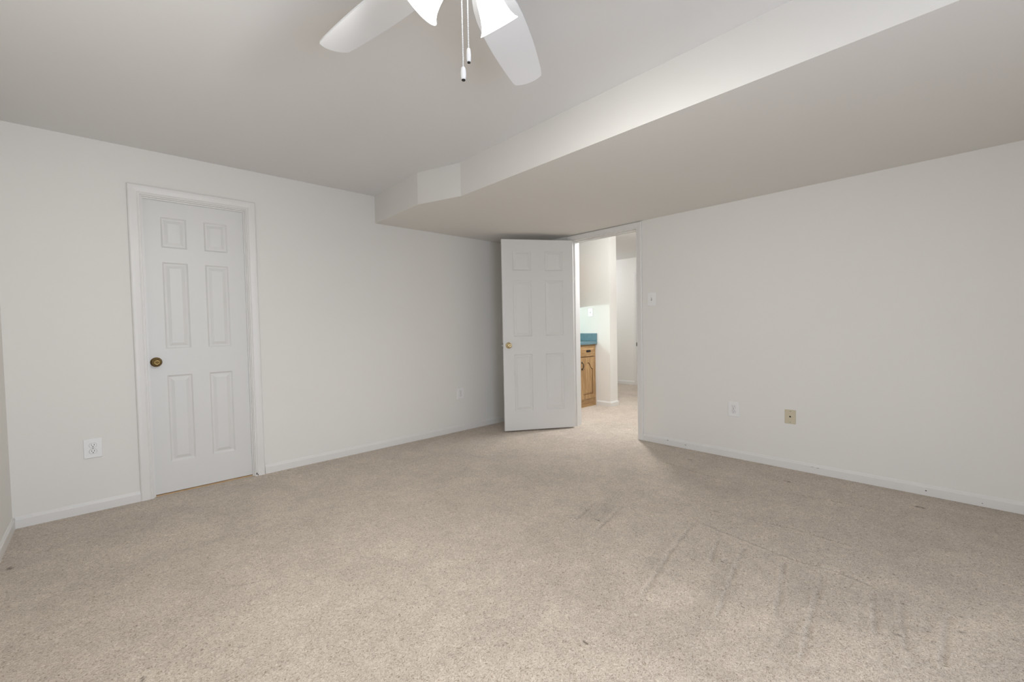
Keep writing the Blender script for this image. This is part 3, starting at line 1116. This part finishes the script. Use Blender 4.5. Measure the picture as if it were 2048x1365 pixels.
mb.build('light_kit', M_fan, fan)


def blade_mesh(ang, pitch):
    """one blade; x outwards"""
    # half widths along the blade
    st = [(0.150, 0.048), (0.175, 0.056), (0.21, 0.0655), (0.26, 0.0735), (0.32, 0.0775), (0.38, 0.0785), (0.44, 0.0775), (0.51, 0.0745), (0.58, 0.0700), (0.64, 0.0650), (0.672, 0.0605), (0.680, 0.0570)]
    up = [(x, h) for x, h in st]
    end = []
    for i in range(1, 10):
        t = i / 10.0
        a = 0.0545 - 0.109 * t
        end.append((0.680 + 0.016 * (1 - (a / 0.056) ** 2) + 0.002, a))
    out = up + end + [(x, -h) for x, h in reversed(st)]
    bm = bmesh.new()
    n = len(out)
    th = 0.0055
    a = [bm.verts.new((x, y, th / 2)) for x, y in out]
    b = [bm.verts.new((x, y, -th / 2)) for x, y in out]
    bm.faces.new(a)
    bm.faces.new(b[::-1])
    for i in range(n):
        bm.faces.new([a[i], b[i], b[(i + 1) % n], a[(i + 1) % n]])
    M = T((FX, FY, ZB)) @ Matrix.Rotation(ang, 4, 'Z') @ Matrix.Rotation(pitch, 4, 'X')
    mb = MB().bm(bm, 0, M)
    return mb, M


for k in range(5):
    ang = R((30.0, 99.3, 173.0, 246.0, 318.0)[k])
    mb, M = blade_mesh(ang, R(-11))
    bl = mb.build('blade', M_blade, fan)
    ib = MB()
    # blade iron: curved bracket from the motor to the blade root
    Mi = T((FX, FY, 0)) @ Matrix.Rotation(ang, 4, 'Z')
    ib.tube([Mi @ Vector(q) for q in ((0.095, 0, ZC - 0.150), (0.125, 0, 2.212), (0.165, 0, 2.203), (0.200, 0, 2.199))], [0.012, 0.011, 0.011, 0.012], 12)
    bm = bmesh.new()
    bmesh.ops.create_cube(bm, size=1.0)
    for v in bm.verts:
        v.co = (0.225 + v.co.x * 0.09, v.co.y * (0.075 if v.co.x > 0 else 0.040), 0.0055 + v.co.z * 0.005)
    bmesh.ops.bevel(bm, geom=list(bm.edges), offset=0.0015, segments=2, affect='EDGES')
    ib.bm(bm, 0, M)
    ib.build('blade_iron', M_fan, fan)

SH_R, SH_Z, SH_T = 0.141, 2.050, R(42.3)
SHADE_OUT = [(0.0190, -0.118), (0.0205, -0.112), (0.0260, -0.104), (0.0320, -0.092), (0.0362, -0.076), (0.0392, -0.058), (0.0428, -0.040), (0.0480, -0.022), (0.0555, -0.008), (0.0630, 0.0)]
SHADE_IN = [(max(r - 0.0028, 0.01), z) for r, z in reversed(SHADE_OUT)]
SHADE_IN[0] = (0.0612, 0.0004)
for k in range(3):
    az = R(10.1 + 120 * k)
    h = Vector((math.cos(az), math.sin(az), 0))
    ax = (h * math.sin(SH_T) + Vector((0, 0, -math.cos(SH_T)))).normalized()
    Q = Vector((FX, FY, SH_Z)) + h * SH_R
    M = T(Q) @ ax.to_track_quat('Z', 'Y').to_matrix().to_4x4()
    arm = MB()
    s0 = Q + ax * -0.112
    arm.tube([Vector((FX, FY, 2.150)) + h * 0.040, Vector((FX, FY, 2.153)) + h * 0.052, s0 + ax * -0.012], [0.010, 0.010, 0.012], 12)
    arm.lathe([(0, -0.128), (0.016, -0.127), (0.0225, -0.122), (0.0235, -0.108), (0.0215, -0.106), (0, -0.106)], M, 28)
    ho = arm.build('lamp_holder', M_fan, fan)
    sh = MB().lathe(SHADE_OUT + SHADE_IN, M, 48).build('glass_shade', M_shade, fan)
    sh['label'] = 'lit white frosted bell glass shade'
    pl = light('fan_lamp', 'SPOT', Q + ax * 0.004, FAN_WATT * (0.84, 1.13, 1.12)[k], (0.99, 1.0, 0.975), target=Q + h * math.sin(R((40, 51, 51)[k])) - Vector((0, 0, math.cos(R((40, 51, 51)[k])))), shadow_soft_size=0.045, spot_size=R(152), spot_blend=1.0)

# pull chains
for dx, dy_, ztop, zf, kind in ((-0.0135, 0.0104, 2.108, 1.864, 0), (-0.0008, 0.0006, 2.105, 1.9165, 1)):
    mb = MB()
    z = ztop
    while z > zf:
        mb.sphere((FX + dx, FY + dy_, z), 0.0022, 0, 6, 4)
        z -= 0.0048
    mb.tube([(FX + dx, FY + dy_, ztop), (FX + dx, FY + dy_, zf)], 0.0006, 5)
    ch = mb.build('pull_chain', M_fan, fan)
    L, rr = (0.0335, 0.0078) if kind == 0 else (0.0370, 0.0066)
    f = MB().lathe([(0, zf + 0.001), (rr * 0.6, zf), (rr * 0.85, zf - L * 0.12), (rr, zf - L * 0.5), (rr * 0.92, zf - L * 0.85), (rr * 0.72, zf - L), (0, zf - L)], T((FX + dx, FY + dy_, 0)), 20).build('pull_fob', M_plate, ch)
    MB().lathe([(0, zf - L), (rr * 0.68, zf - L), (rr * 0.66, zf - L - 0.0026), (0, zf - L - 0.0028)], T((FX + dx, FY + dy_, 0)), 16).build('fob_tip', M_dark, ch)['label'] = 'dark tip of the fob'
